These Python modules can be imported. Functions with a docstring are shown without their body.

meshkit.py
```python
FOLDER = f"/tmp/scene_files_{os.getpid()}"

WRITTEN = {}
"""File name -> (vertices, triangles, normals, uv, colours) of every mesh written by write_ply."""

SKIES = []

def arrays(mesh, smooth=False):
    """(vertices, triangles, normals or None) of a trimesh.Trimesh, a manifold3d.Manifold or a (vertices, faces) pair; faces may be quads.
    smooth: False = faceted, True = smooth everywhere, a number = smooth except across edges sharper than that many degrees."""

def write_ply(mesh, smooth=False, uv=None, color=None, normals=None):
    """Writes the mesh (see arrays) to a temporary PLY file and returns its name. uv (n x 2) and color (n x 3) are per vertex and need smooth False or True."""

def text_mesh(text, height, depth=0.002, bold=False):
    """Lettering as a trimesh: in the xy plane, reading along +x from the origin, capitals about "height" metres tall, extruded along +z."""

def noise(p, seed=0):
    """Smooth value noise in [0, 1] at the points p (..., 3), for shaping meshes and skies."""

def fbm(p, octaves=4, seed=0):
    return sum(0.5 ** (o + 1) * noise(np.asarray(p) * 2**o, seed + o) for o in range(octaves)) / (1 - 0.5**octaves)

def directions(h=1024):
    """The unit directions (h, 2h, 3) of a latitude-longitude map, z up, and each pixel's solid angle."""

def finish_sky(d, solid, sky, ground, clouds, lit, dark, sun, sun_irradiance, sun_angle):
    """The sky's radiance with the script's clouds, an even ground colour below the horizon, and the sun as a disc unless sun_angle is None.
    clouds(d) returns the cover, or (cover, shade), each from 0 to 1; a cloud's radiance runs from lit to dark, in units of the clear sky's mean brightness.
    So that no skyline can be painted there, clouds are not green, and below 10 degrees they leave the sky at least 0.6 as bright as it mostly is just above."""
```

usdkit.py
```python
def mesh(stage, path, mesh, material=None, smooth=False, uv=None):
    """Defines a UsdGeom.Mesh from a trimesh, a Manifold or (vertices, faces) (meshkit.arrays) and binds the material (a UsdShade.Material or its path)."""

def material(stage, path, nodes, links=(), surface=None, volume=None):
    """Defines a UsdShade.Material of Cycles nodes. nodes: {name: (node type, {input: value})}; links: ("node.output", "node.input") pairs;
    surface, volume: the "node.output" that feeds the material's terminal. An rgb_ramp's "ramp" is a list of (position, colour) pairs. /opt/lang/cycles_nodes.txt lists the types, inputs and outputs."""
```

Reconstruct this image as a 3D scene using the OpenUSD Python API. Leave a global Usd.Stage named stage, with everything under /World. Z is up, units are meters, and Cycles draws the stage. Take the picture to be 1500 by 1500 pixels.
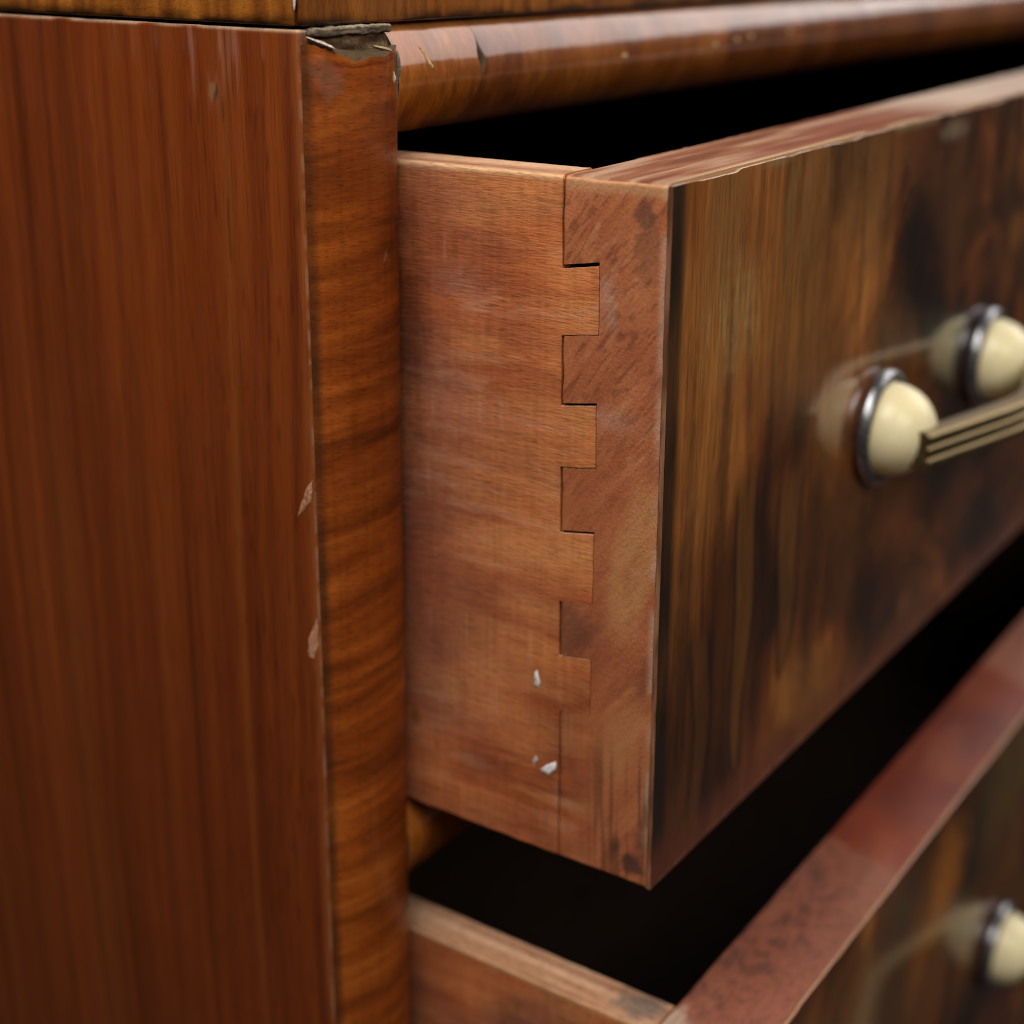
import math
import numpy as np
import meshkit, usdkit
from meshkit import noise, fbm
from pxr import Usd, UsdGeom, UsdLux, UsdShade, Gf, Sdf, Vt

stage = Usd.Stage.CreateInMemory()
UsdGeom.SetStageUpAxis(stage, 'Z'); UsdGeom.SetStageMetersPerUnit(stage, 1.0)
UsdGeom.Xform.Define(stage, '/World'); UsdGeom.Scope.Define(stage, '/World/Looks')
LOOKS = '/World/Looks/'

# ------------------------------------------------------------------ camera
CAM = (-0.242536, -0.131602, 0.040252)
RIGHT = (0.568367, -0.822684, 0.012261); DOWN = (-0.283479, -0.209793, -0.935749); FWD = (0.772398, 0.528373, -0.352453)
cam = UsdGeom.Camera.Define(stage, '/World/camera')
M = Gf.Matrix4d(*RIGHT, 0, *[-c for c in DOWN], 0, *[-c for c in FWD], 0, *CAM, 1)
cam.AddTransformOp().Set(M)
cam.CreateHorizontalApertureAttr(36.0); cam.CreateVerticalApertureAttr(36.0)
cam.CreateFocalLengthAttr(36.0 * 2207.4 / 1500)
cam.CreateClippingRangeAttr(Gf.Vec2f(0.01, 50))
cam.CreateFStopAttr(8.0); cam.CreateFocusDistanceAttr(0.292)
cam.CreateExposureAttr(0.25)

# ------------------------------------------------------------------ light: soft window light, no sun
def rect(name, pos, target, w, h, power, color):
    l = UsdLux.RectLight.Define(stage, '/World/' + name)
    m = Gf.Matrix4d().SetLookAt(Gf.Vec3d(*pos), Gf.Vec3d(*target), Gf.Vec3d(0, 0, 1)).GetInverse()
    l.AddTransformOp().Set(m)
    l.CreateWidthAttr(w); l.CreateHeightAttr(h); l.CreateIntensityAttr(power); l.CreateColorAttr(Gf.Vec3f(*color))
    return l
rect('window_light', (-0.29, 0.04, 0.58), (0.02, 0.03, -0.07), 0.46, 0.44, 10.4, (1.0, 0.95, 0.87))
rect('window_light_001', (-0.42, -0.95, 0.78), (0.10, 0.0, -0.07), 0.55, 0.55, 6.0, (1.0, 0.95, 0.88))
rect('window_light_002', (1.55, -0.62, 0.85), (0.25, 0.05, 0.0), 1.2, 1.0, 3.2, (1.0, 0.95, 0.92))
dome = UsdLux.DomeLight.Define(stage, '/World/room_light')
dome.CreateIntensityAttr(1.0)
usdkit.material(stage, LOOKS + 'room_glow', {'b': ('background_shader', {'color': (1.0, 0.93, 0.86), 'strength': 0.022})}, surface='b.background')
UsdShade.MaterialBindingAPI.Apply(dome.GetPrim()).Bind(UsdShade.Material.Get(stage, LOOKS + 'room_glow'))

# ------------------------------------------------------------------ helpers
names = {}
def numbered(parent, name):
    k = (parent, name); n = names.get(k, 0); names[k] = n + 1
    return f'{parent}/{name}' + (f'_{n:03d}' if n else '')
def tag(prim, label=None, category=None, group=None, kind=None):
    for k, v in (('label', label), ('category', category), ('group', group), ('kind', kind)):
        if v: prim.SetCustomDataByKey(k, v)
def thing(name, label, category, group=None, matrix=None):
    x = UsdGeom.Xform.Define(stage, numbered('/World', name))
    if matrix is not None: x.AddTransformOp().Set(matrix)
    tag(x.GetPrim(), label, category, group)
    return str(x.GetPath())
def put(parent, name, v, f, n, mat, tone=None, label=None):
    """One mesh: points, quads or triangles, vertex normals and a colour (albedo) per vertex."""
    path = numbered(parent, name)
    m = UsdGeom.Mesh.Define(stage, path)
    f = np.asarray(f, np.int32)
    m.CreatePointsAttr(Vt.Vec3fArray.FromNumpy(np.asarray(v, np.float32)))
    m.CreateFaceVertexCountsAttr(Vt.IntArray.FromNumpy(np.full(len(f), f.shape[1], np.int32)))
    m.CreateFaceVertexIndicesAttr(Vt.IntArray.FromNumpy(f.ravel()))
    m.CreateSubdivisionSchemeAttr('none')
    m.CreateNormalsAttr(Vt.Vec3fArray.FromNumpy(np.asarray(n, np.float32))); m.SetNormalsInterpolation('vertex')
    if tone is not None:
        UsdGeom.PrimvarsAPI(m).CreatePrimvar('tone', Sdf.ValueTypeNames.Color3fArray, 'vertex').Set(Vt.Vec3fArray.FromNumpy(np.asarray(tone, np.float32)))
    UsdShade.MaterialBindingAPI.Apply(m.GetPrim()).Bind(UsdShade.Material.Get(stage, LOOKS + mat))
    if label: m.GetPrim().SetCustomDataByKey('label', label)
    return path
def grid1(*parts):
    """Lattice lines: (start, stop, step) spans and single values, sorted, near-doubles removed."""
    a = np.concatenate([np.arange(p[0], p[1] + p[2] * .5, p[2]) if isinstance(p, tuple) else np.array([p], float) for p in parts])
    a = np.sort(a); keep = [a[0]]
    for x in a[1:]:
        if x - keep[-1] > 2e-5: keep.append(x)
    return np.array(keep)
def snap(lines, *values):
    """Moves the nearest lattice lines onto given values."""
    lines = lines.copy()
    for v in values:
        lines[np.argmin(abs(lines - v))] = v
    return lines
def solid(X, Y, Z, mask=None, radius=0.0, lo=None, hi=None, warp=None):
    """Surface of a lattice of cells (mask) with the outer box edges rounded by radius. Returns points, quads, normals, rest points, direction per vertex."""
    if mask is None: mask = np.ones((len(X) - 1, len(Y) - 1, len(Z) - 1), bool)
    pad = np.pad(mask, 1)
    dims = np.array([len(X), len(Y), len(Z)])
    V, F, D, base = [], [], [], 0
    for ax in range(3):
        u, w = (ax + 1) % 3, (ax + 2) % 3
        d = np.diff(pad.astype(np.int8), axis=ax)
        for sgn in (1, -1):
            idx = np.argwhere(d == -sgn)
            if not len(idx): continue
            c = idx - 1; c[:, ax] = idx[:, ax]
            q = []
            for du, dw in ((0, 0), (1, 0), (1, 1), (0, 1)):
                k = c.copy(); k[:, u] += du; k[:, w] += dw
                q.append(np.ravel_multi_index(k.T, dims))
            q = np.stack(q if sgn > 0 else q[::-1], 1)
            un, inv = np.unique(q, return_inverse=True)
            ii = np.stack(np.unravel_index(un, dims), 1)
            V.append(np.stack([X[ii[:, 0]], Y[ii[:, 1]], Z[ii[:, 2]]], 1))
            dd = np.zeros((len(un), 3)); dd[:, ax] = sgn; D.append(dd)
            F.append(inv.reshape(-1, 4) + base); base += len(un)
    P0, D, F = np.vstack(V), np.vstack(D), np.vstack(F)
    P, N = P0.copy(), D.copy()
    if radius:
        lo = np.array([X[0], Y[0], Z[0]] if lo is None else lo, float); hi = np.array([X[-1], Y[-1], Z[-1]] if hi is None else hi, float)
        r = radius * (0.55 + 0.9 * fbm(P0 * 260, 3, 5))[:, None]
        C = np.clip(P0, lo + r, hi - r)
        e = P0 - C; L = np.linalg.norm(e, axis=1, keepdims=True)
        near = ((abs(e) > 1e-9).sum(1) > 1)
        P[near] = (C + e / np.maximum(L, 1e-12) * r)[near]
        N[near] = (e / np.maximum(L, 1e-12))[near]
    if warp is not None: P = P + warp(P0)
    return P, F, N, P0, D
def sheet(P, flip=False):
    """A smooth surface over a grid of points (m, n, 3)."""
    a, b = np.gradient(P, axis=0), np.gradient(P, axis=1)
    n = np.cross(a, b); n /= np.maximum(np.linalg.norm(n, axis=2, keepdims=True), 1e-15)
    m_, n_ = P.shape[:2]
    i = np.arange(m_ * n_).reshape(m_, n_)
    q = np.stack([i[:-1, :-1], i[1:, :-1], i[1:, 1:], i[:-1, 1:]], -1).reshape(-1, 4)
    if flip: n, q = -n, q[:, ::-1]
    return P.reshape(-1, 3), q, n.reshape(-1, 3)
def join(*parts):
    V, F, N, base = [], [], [], 0
    for v, f, n in parts:
        V.append(v); F.append(np.asarray(f) + base); N.append(n); base += len(v)
    return np.vstack(V), np.vstack(F), np.vstack(N)
def flat(poly3, nrm):
    """A flat fan (as degenerate quads) from an ordered outline."""
    poly3 = np.asarray(poly3, float); c = poly3.mean(0)
    v = np.vstack([poly3, c]); k = len(poly3)
    q = np.array([[i, (i + 1) % k, k, k] for i in range(k)])
    nn = np.cross(v[1] - c, v[2] - c)
    a = sum(np.cross(v[i] - c, v[(i + 1) % k] - c) for i in range(k))
    if a @ np.asarray(nrm) < 0: q = q[:, [1, 0, 2, 3]]
    return v, q, np.tile(np.asarray(nrm, float), (k + 1, 1))
def lathe(profile, n=48):
    """Revolves (radius, offset) about the -y axis: offset runs out of the drawer front."""
    t = np.linspace(0, 2 * math.pi, n + 1)
    pr = np.array(profile)
    P = np.stack([pr[:, 0][:, None] * np.cos(t), -pr[:, 1][:, None] * np.ones_like(t), pr[:, 0][:, None] * np.sin(t)], -1)
    return sheet(P)

lerp = lambda a, b, t: a + (b - a) * t
def smooth(x, a, b):
    t = np.clip((x - a) / (b - a), 0, 1); return t * t * (3 - 2 * t)
def mixc(c, d, t): return c + (np.asarray(d) - c) * np.asarray(t)[..., None]
def ramp(t, *stops):
    x = [s[0] for s in stops]; return np.stack([np.interp(t, x, [s[1][k] for s in stops]) for k in range(3)], -1)
def N3(a, b, c=0.0, seed=0): return noise(np.stack(np.broadcast_arrays(a, b, np.asarray(c, float)), -1), seed)
def F3(a, b, c=0.0, o=4, seed=0): return fbm(np.stack(np.broadcast_arrays(a, b, np.asarray(c, float)), -1), o, seed)
def blob(u, v, cu, cv, ru, rv, ang=0.0, soft=0.5, ragged=0.35, seed=0):
    """1 inside an uneven ellipse, 0 outside."""
    c, s = math.cos(ang), math.sin(ang); a = (u - cu) * c + (v - cv) * s; b = -(u - cu) * s + (v - cv) * c
    d = np.sqrt((a / ru) ** 2 + (b / rv) ** 2) + ragged * (F3(u * 500, v * 500, 0, 3, seed + 91) - .5) * 2
    return 1 - smooth(d, 1 - soft, 1 + soft)

# ------------------------------------------------------------------ materials
def wood(name, grain, amp=0.25, rough=0.45, coat=0.0, coat_rough=0.08, bump=0.15, spec=0.5, rough_var=0.1, pore=.3, ccoat=1.5, bscale=1.0):
    """Colour from the mesh's own tone, fine fibre noise stretched along the grain, bump and uneven gloss."""
    nodes = {
        'tone': ('attribute', {'attribute': 'tone'}),
        'geo': ('geometry', {}),
        'map': ('mapping', {'scale': grain}),
        'fib': ('noise_texture', {'scale': 1.0, 'detail': 3.0, 'roughness': 0.65}),
        'fr': ('rgb_ramp', {'ramp': [(0.25, (1 - amp * 1.25, 1 - amp * 1.35, 1 - amp * 1.4)), (0.5, (1, 1, 1)), (0.75, (1 + amp * .8, 1 + amp * .8, 1 + amp * .75))]}),
        'pmap': ('mapping', {'scale': tuple(g * 1.9 for g in grain)}),
        'pn': ('noise_texture', {'scale': 1.0, 'detail': 1.0, 'roughness': 0.5}),
        'pr': ('rgb_ramp', {'ramp': [(0.0, (1, 1, 1)), (0.57, (1, 1, 1)), (0.70, (1 - pore, 1 - pore * 1.05, 1 - pore * 1.1)), (1.0, (1 - pore, 1 - pore, 1 - pore))]}),
        'mul2': ('mix', {'mix_type': 'multiply', 'fac': 1.0}),
        'mul': ('mix', {'mix_type': 'multiply', 'fac': 1.0}),
        'sm': ('noise_texture', {'scale': 45.0, 'detail': 4.0, 'roughness': 0.6}),
        'rr': ('map_range', {'from_min': 0.3, 'from_max': 0.7, 'to_min': rough - rough_var, 'to_max': rough + rough_var, 'clamp': True}),
        'bmp': ('bump', {'strength': bump, 'distance': 0.0004 * bscale}),
        'p': ('principled_bsdf', {'coat_weight': coat, 'coat_roughness': coat_rough, 'specular_ior_level': spec, 'coat_ior': ccoat}),
    }
    links = [('geo.position', 'map.vector'), ('map.vector', 'fib.vector'), ('fib.fac', 'fr.fac'), ('tone.color', 'mul.color1'), ('fr.color', 'mul.color2'),
             ('geo.position', 'pmap.vector'), ('pmap.vector', 'pn.vector'), ('pn.fac', 'pr.fac'), ('mul.color', 'mul2.color1'), ('pr.color', 'mul2.color2'), ('mul2.color', 'p.base_color'), ('geo.position', 'sm.vector'), ('sm.fac', 'rr.value'), ('rr.result', 'p.roughness'), ('fib.fac', 'bmp.height'), ('bmp.normal', 'p.normal')]
    if coat:  # the lacquer film has its own slow unevenness
        nodes['wv'] = ('noise_texture', {'scale': 260.0, 'detail': 2.0}); nodes['cb'] = ('bump', {'strength': 0.10, 'distance': 0.0003})
        links += [('geo.position', 'wv.vector'), ('wv.fac', 'cb.height'), ('cb.normal', 'p.coat_normal')]
    usdkit.material(stage, LOOKS + name, nodes, links, surface='p.BSDF')
wood('panel_lacquer', (900, 2600, 55), amp=.20, rough=.42, coat=.25, coat_rough=.2, bump=.10, spec=.25)
wood('moulding_lacquer', (230, 600, 2000), amp=.17, rough=.40, coat=.3, coat_rough=.15, bump=.10, spec=.12, pore=.35)
wood('rail_lacquer', (2400, 500, 260), amp=.22, rough=.38, coat=.65, coat_rough=.09, bump=.10, spec=.15, pore=.35)
wood('drawer_side_wood', (900, 260, 2300), amp=.19, rough=.62, bump=.35, spec=.15)
wood('end_grain', (1500, 1500, 1500), amp=.12, rough=.65, bump=.3, spec=.25, pore=.15)
wood('front_lacquer', (1500, 900, 70), amp=.34, rough=.35, coat=.85, coat_rough=.05, bump=.08, spec=.15)
wood('dull_lacquer', (2200, 900, 60), amp=.2, rough=.4, coat=.55, coat_rough=.10, bump=.08, spec=.12)
wood('red_stain', (260, 900, 900), amp=.16, rough=.5, coat=.25, coat_rough=.3, bump=.12, spec=.3)
wood('inner_wood', (300, 60, 900), amp=.25, rough=.7, bump=.3, spec=.3)
wood('rough_splinter', (900, 900, 900), amp=.4, rough=.85, bump=.6, spec=.08)
wood('white_paint', (900, 900, 900), amp=.12, rough=.75, spec=.25, bump=.3)
usdkit.material(stage, LOOKS + 'ivory_plastic', {
    'geo': ('geometry', {}), 'n': ('noise_texture', {'scale': 160.0, 'detail': 3.0}),
    'r': ('rgb_ramp', {'ramp': [(0.3, (0.83, 0.69, 0.39)), (0.7, (0.89, 0.77, 0.48))]}),
    'n2': ('noise_texture', {'scale': 700.0, 'detail': 3.0}), 'b': ('bump', {'strength': .06, 'distance': .0003}),
    'p': ('principled_bsdf', {'roughness': .34, 'subsurface_weight': .25, 'subsurface_scale': .003, 'subsurface_radius': (1, .8, .4)})},
    [('geo.position', 'n.vector'), ('n.fac', 'r.fac'), ('r.color', 'p.base_color'), ('geo.position', 'n2.vector'), ('n2.fac', 'b.height'), ('b.normal', 'p.normal')], surface='p.BSDF')
def metal(name, c0, c1, rough, scale=900.0):
    usdkit.material(stage, LOOKS + name, {
        'geo': ('geometry', {}), 'n': ('noise_texture', {'scale': scale, 'detail': 4.0, 'roughness': .6}),
        'r': ('rgb_ramp', {'ramp': [(0.3, c0), (0.7, c1)]}),
        'rr': ('map_range', {'from_min': .3, 'from_max': .7, 'to_min': rough - .08, 'to_max': rough + .1, 'clamp': True}),
        'b': ('bump', {'strength': .12, 'distance': .0002}),
        'p': ('principled_bsdf', {'metallic': .92})},
        [('geo.position', 'n.vector'), ('n.fac', 'r.fac'), ('r.color', 'p.base_color'), ('n.fac', 'rr.value'), ('rr.result', 'p.roughness'), ('n.fac', 'b.height'), ('b.normal', 'p.normal')], surface='p.BSDF')
metal('dark_metal', (.20, .20, .215), (.36, .36, .385), .30)
metal('old_brass', (.150, .106, .044), (.285, .207, .096), .40)

# ------------------------------------------------------------------ wood figures, some with painted light and shade (albedo, in metres of the board's own surface)
DARKIN = np.array([.020, .010, .005])
def panel_tone(y, z):
    yy = y + .0035 * (F3(y * 25, z * 5, 1, 3, 3) - .5) + .0020 * (N3(0, z * 12, 2, 4) - .5)
    n1, n2, n3 = F3(yy * 110, z * 2.5, 0, 4, 11), F3(yy * 420, z * 9, 0, 3, 12), F3(yy * 30, z * 6, 0, 3, 13)
    t = .18 * n1 + .32 * n3 + .50 * n2
    c = ramp(t, (.16, (.100, .0170, .0032)), (.44, (.155, .0290, .0047)), (.56, (.182, .0365, .0056)), (.84, (.25, .058, .0085)))
    for y0, w, a in ((.1486, .0016, .55), (.1335, .0022, .45), (.1395, .0010, .35), (.1055, .0009, .40), (.1180, .0016, .20), (.0865, .0007, .22), (.163, .0015, .4), (.176, .002, .4)):
        c = c * (1 - .75 * a * np.exp(-((yy - y0) / w) ** 2) * (.6 + .6 * N3(y * 10, z * 25, 0, int(y0 * 1e4))))[..., None]
    c = mixc(c, (.20, .054, .009), .4 * np.exp(-((yy - .146) / .005) ** 2) * smooth(-z, .03, .10))
    c = mixc(c, (.22, .070, .014), .22 * np.exp(-((yy - .0885) / .0012) ** 2))
    pores = smooth(N3(yy * 2300, z * 110, 0, 15), .80, .95) * smooth(.115 - y, 0, .03)
    c = c * (1 - .34 * pores)[..., None]
    # pale bloom and small bruise near the top, worn edge and veneer lip at the front corner
    c = mixc(c, (.34, .17, .12), .45 * smooth(N3(yy * 1500, z * 90, 0, 17), .6, .9) * smooth(z, .006, .022) * np.exp(-((y - .092) / .016) ** 2))
    c = mixc(c, (.25, .15, .07), .55 * blob(y, z, .0890, .0128, .0009, .0017, 0, .5, .5, 3))
    c = mixc(c, (.03, .013, .007), .7 * blob(y, z, .0880, .0125, .0004, .0016, .2, .5, .4, 4))
    c = mixc(c, (.36, .26, .17), .42 * (1 - smooth(y - .066, .0001, .0005)) * smooth(F3(0, z * 420, 1, 3, 18), .35, .65))
    c = mixc(c, (.33, .10, .025), .50 * (1 - smooth(y - .066, .0006, .0030)) * (.4 + .9 * N3(y * 50, z * 60, 0, 6)))
    return c
def stile_tone(s, z):
    """s: 0..1 across, z along."""
    x = s * .026
    u = z - .12 * x - .0012 * np.sin(s * 3.0) + .0030 * (F3(x * 60, z * 30, 2, 3, 21) - .5)
    n1, n2, n3 = F3(x * 26, u * 290, 0, 4, 22), F3(x * 60, u * 850, 0, 3, 23), F3(x * 45, z * 34, 0, 3, 24)
    t = .42 * n1 + .28 * n2 + .30 * n3
    c = ramp(t, (.27, (.100, .0190, .0034)), (.42, (.200, .0410, .0055)), (.56, (.285, .063, .0078)), (.72, (.40, .104, .0145)))
    for z0, a, w in ((-.0745, .62, .0016), (-.0700, .35, .0010), (-.0585, .40, .0011), (-.0470, .3, .0010), (-.1120, .5, .0009), (-.0915, .25, .002), (-.1350, .4, .0025), (-.172, .45, .002), (-.020, .35, .002), (-.194, .3, .0012), (-.126, .3, .001)):
        c = c * (1 - .72 * a * np.exp(-((u - z0) / w) ** 2) * smooth(s + .5 * N3(x * 90, z * 200, 0, int(-z0 * 9999)), .15, .75))[..., None]
    c = c * (1 - .13 * smooth(F3(x * 1900, z * 45, 0, 2, 26), .56, .75))[..., None]          # fibres running along the post
    c = mixc(c, (.055, .022, .010), .55 * smooth(z, .004, .018) * smooth(F3(x * 200, z * 200, 0, 3, 27), .42, .6))
    c = mixc(c, (.045, .025, .014), .75 * blob(x, z, .0222, -.0130, .0011, .0016, .2, .5, .4, 8))
    c = mixc(c, (.25, .17, .11), .5 * blob(x, z, .0165, -.0185, .0004, .0010, -.4, .5, .4, 9))
    c = mixc(c, (.045, .018, .007), .92 * (1 - smooth(s, .03, .10)) * (.6 + .4 * N3(0, z * 120, 0, 28)))
    c = mixc(c, (.30, .22, .17), .16 * blob(x, z, .0045, .0165, .0022, .0035, .5, .6, .8, 10))
    c = mixc(c, (.26, .12, .07), .35 * smooth(s, .86, .95) * smooth(z, -.02, .005))
    return c
def rail_tone(x, s, red):
    """s: 0 at the top edge, 1 at the bottom edge."""
    u = x + .0030 * (F3(x * 40, s * 2.5, 0, 3, 31) - .5) + .0020 * s
    n1, n2, n3 = F3(u * 170, s * 2.0, 0, 4, 32), F3(u * 900, s * 5, 0, 3, 33), F3(u * 30, s * 2, 0, 3, 34)
    t = .44 * n1 + .26 * n2 + .30 * n3
    if red: c = ramp(t, (.30, (.095, .023, .004)), (.46, (.180, .046, .0070)), (.56, (.240, .066, .0090)), (.70, (.33, .105, .016)))
    else: c = ramp(t, (.30, (.160, .043, .0055)), (.46, (.285, .080, .0090)), (.56, (.36, .108, .0125)), (.70, (.45, .150, .021)))
    c = mixc(c, (.42, .17, .045), .35 * (1 - smooth(s, .10, .22)))
    return c
def side_tone(y, z, seed=0):
    zz = z + .035 * (y - .03) * .35 + .0016 * (F3(y * 30, z * 60, seed, 3, 41) - .5)
    n1, n2, n3 = F3(y * 9, zz * 260, seed, 4, 42), F3(y * 26, zz * 1400, seed, 3, 43), F3(y * 45, z * 60, seed, 4, 44)
    t = .18 * n1 + .16 * n2 + .66 * n3
    c = ramp(t, (.28, (.215, .052, .020)), (.44, (.345, .090, .031)), (.55, (.440, .128, .043)), (.70, (.560, .195, .066)))
    c = mixc(c, (.52, .200, .070), .40 * smooth(F3(y * 30, zz * 75, seed + 2, 3, 45), .47, .66) * smooth(.062 - y, .0, .03))
    c = mixc(c, (.165, .070, .052), .58 * smooth(y, .030, .062) * smooth(F3(y * 26, z * 34, seed, 4, 46), .32, .62))  # soft shade beside the upright moulding, painted into the wood colour
    c = mixc(c, (.245, .070, .034), .36 * smooth(F3(y * 14, zz * 150, seed, 4, 54), .50, .66))
    c = mixc(c, (.60, .255, .092), .36 * smooth(F3(y * 18, zz * 110, seed + 6, 4, 55), .52, .68) * smooth(.058 - y, 0, .02))
    pore = smooth(N3(y * 170, zz * 2400, seed, 47), .74, .90) * smooth(F3(y * 50, z * 90, seed, 2, 48), .35, .6)
    c = c * (1 - .22 * pore)[..., None]
    c = c * (1 + .20 * (N3(y * 1900, z * 120, seed, 53) - .5))[..., None]
    dust = smooth(F3(y * 90, zz * 420, seed, 4, 49), .52, .74) * smooth(F3(y * 30, z * 30, seed + 3, 3, 50), .42, .62)
    c = mixc(c, (.54, .31, .21), .17 * dust)
    scr = smooth(N3(y * 1500, z * 60, seed, 51), .82, .96) * smooth(F3(y * 60, z * 60, seed, 2, 52), .5, .7)
    c = mixc(c, (.56, .36, .27), .16 * scr)
    c = c * (1 - .45 * blob(y, z, .0615, -.0350, .004, .020, 0, .8, .5, 60))[..., None]
    c = c * (1 - .40 * blob(y, z, .0630, -.1270, .0016, .0022, 0, .5, .3, 61))[..., None]
    c = mixc(c, (.56, .38, .30), .12 * blob(y, z, .047, -.0245, .006, .0035, .2, .8, .9, 62))
    c = mixc(c, (.56, .38, .30), .10 * blob(y, z, .050, -.050, .010, .0040, .1, .9, .9, 63))
    return c
def end_tone(y, z, seed=0):
    a, b = -y * .60 + z * .80, y * .80 + z * .60
    n1, n3 = F3(y * 160, z * 90, seed, 4, 71), F3(y * 50, z * 34, seed, 3, 72)
    t = .5 + .50 * (.5 * n1 + .5 * n3 - .5) + .30 * (F3(a * 45, b * 700, seed, 3, 70) - .5)
    c = ramp(t, (.28, (.250, .070, .030)), (.46, (.330, .098, .040)), (.56, (.380, .122, .049)), (.74, (.46, .165, .070)))
    c = mixc(c, (.47, .215, .082), .62 * blob(y, z, .0062, -.0755, .0048, .0175, .22, .35, .10, 73) * (.75 + .5 * F3(a * 60, b * 600, seed, 2, 79)))
    c = mixc(c, (.47, .22, .085), .40 * blob(y, z, .0085, -.1160, .0040, .0110, .3, .6, .4, 74))
    top = smooth(z, -.070, -.025)
    dash = smooth(N3(a * 400 + 3, b * 1900, seed, 75), .62, .82) * (.35 + .65 * top) * (1 - smooth(-z, .105, .118))
    c = c * (1 - .34 * dash)[..., None]
    pale = smooth(N3(a * 420, b * 1700, seed + 4, 76), .70, .88) * smooth(F3(y * 70, z * 50, seed, 3, 77), .45, .65)
    c = mixc(c, (.54, .29, .15), .26 * pale)
    low = smooth(-z, .112, .128)
    c = c * (1 - .45 * low * (1 - smooth(y, .013, .018)) * smooth(N3(y * 1500, z * 40, seed, 78), .58, .78))[..., None]
    for cy, cz, ry, rz, a_, k in ((.0058, -.0052, .0018, .0026, .60, 1), (.0046, -.0125, .0028, .0060, .34, 2), (.0044, -.1450, .0025, .0028, .85, 3), (.0092, -.1425, .0011, .0032, .55, 4), (.0015, -.132, .0015, .010, .5, 5), (.0210, -.0935, .0050, .0050, .42, 6), (.0030, -.100, .0016, .0060, .35, 7)):
        c = mixc(c, (.055, .028, .022), a_ * blob(y, z, cy, cz, ry, rz, .2, .45, .55, 80 + k))
    c = mixc(c, (.50, .37, .31), .22 * blob(y, z, .0135, -.0235, .0022, .0040, 0, .8, .9, 88))
    c = mixc(c, (.50, .37, .31), .18 * blob(y, z, .0120, -.0470, .0050, .0022, 0, .8, .9, 89))
    c = mixc(c, side_tone(y, z, seed), smooth(-z, .109, .117) * smooth(y, .012, .021))
    # worn pale arris along the front corner and the top
    c = mixc(c, (.46, .29, .20), .55 * (1 - smooth(y, .0014, .0030)) * smooth(N3(y * 100, z * 160, 0, 90), .25, .7))
    c = mixc(c, (.50, .29, .14), .55 * smooth(z, -.0034, -.0012))
    return c
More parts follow.
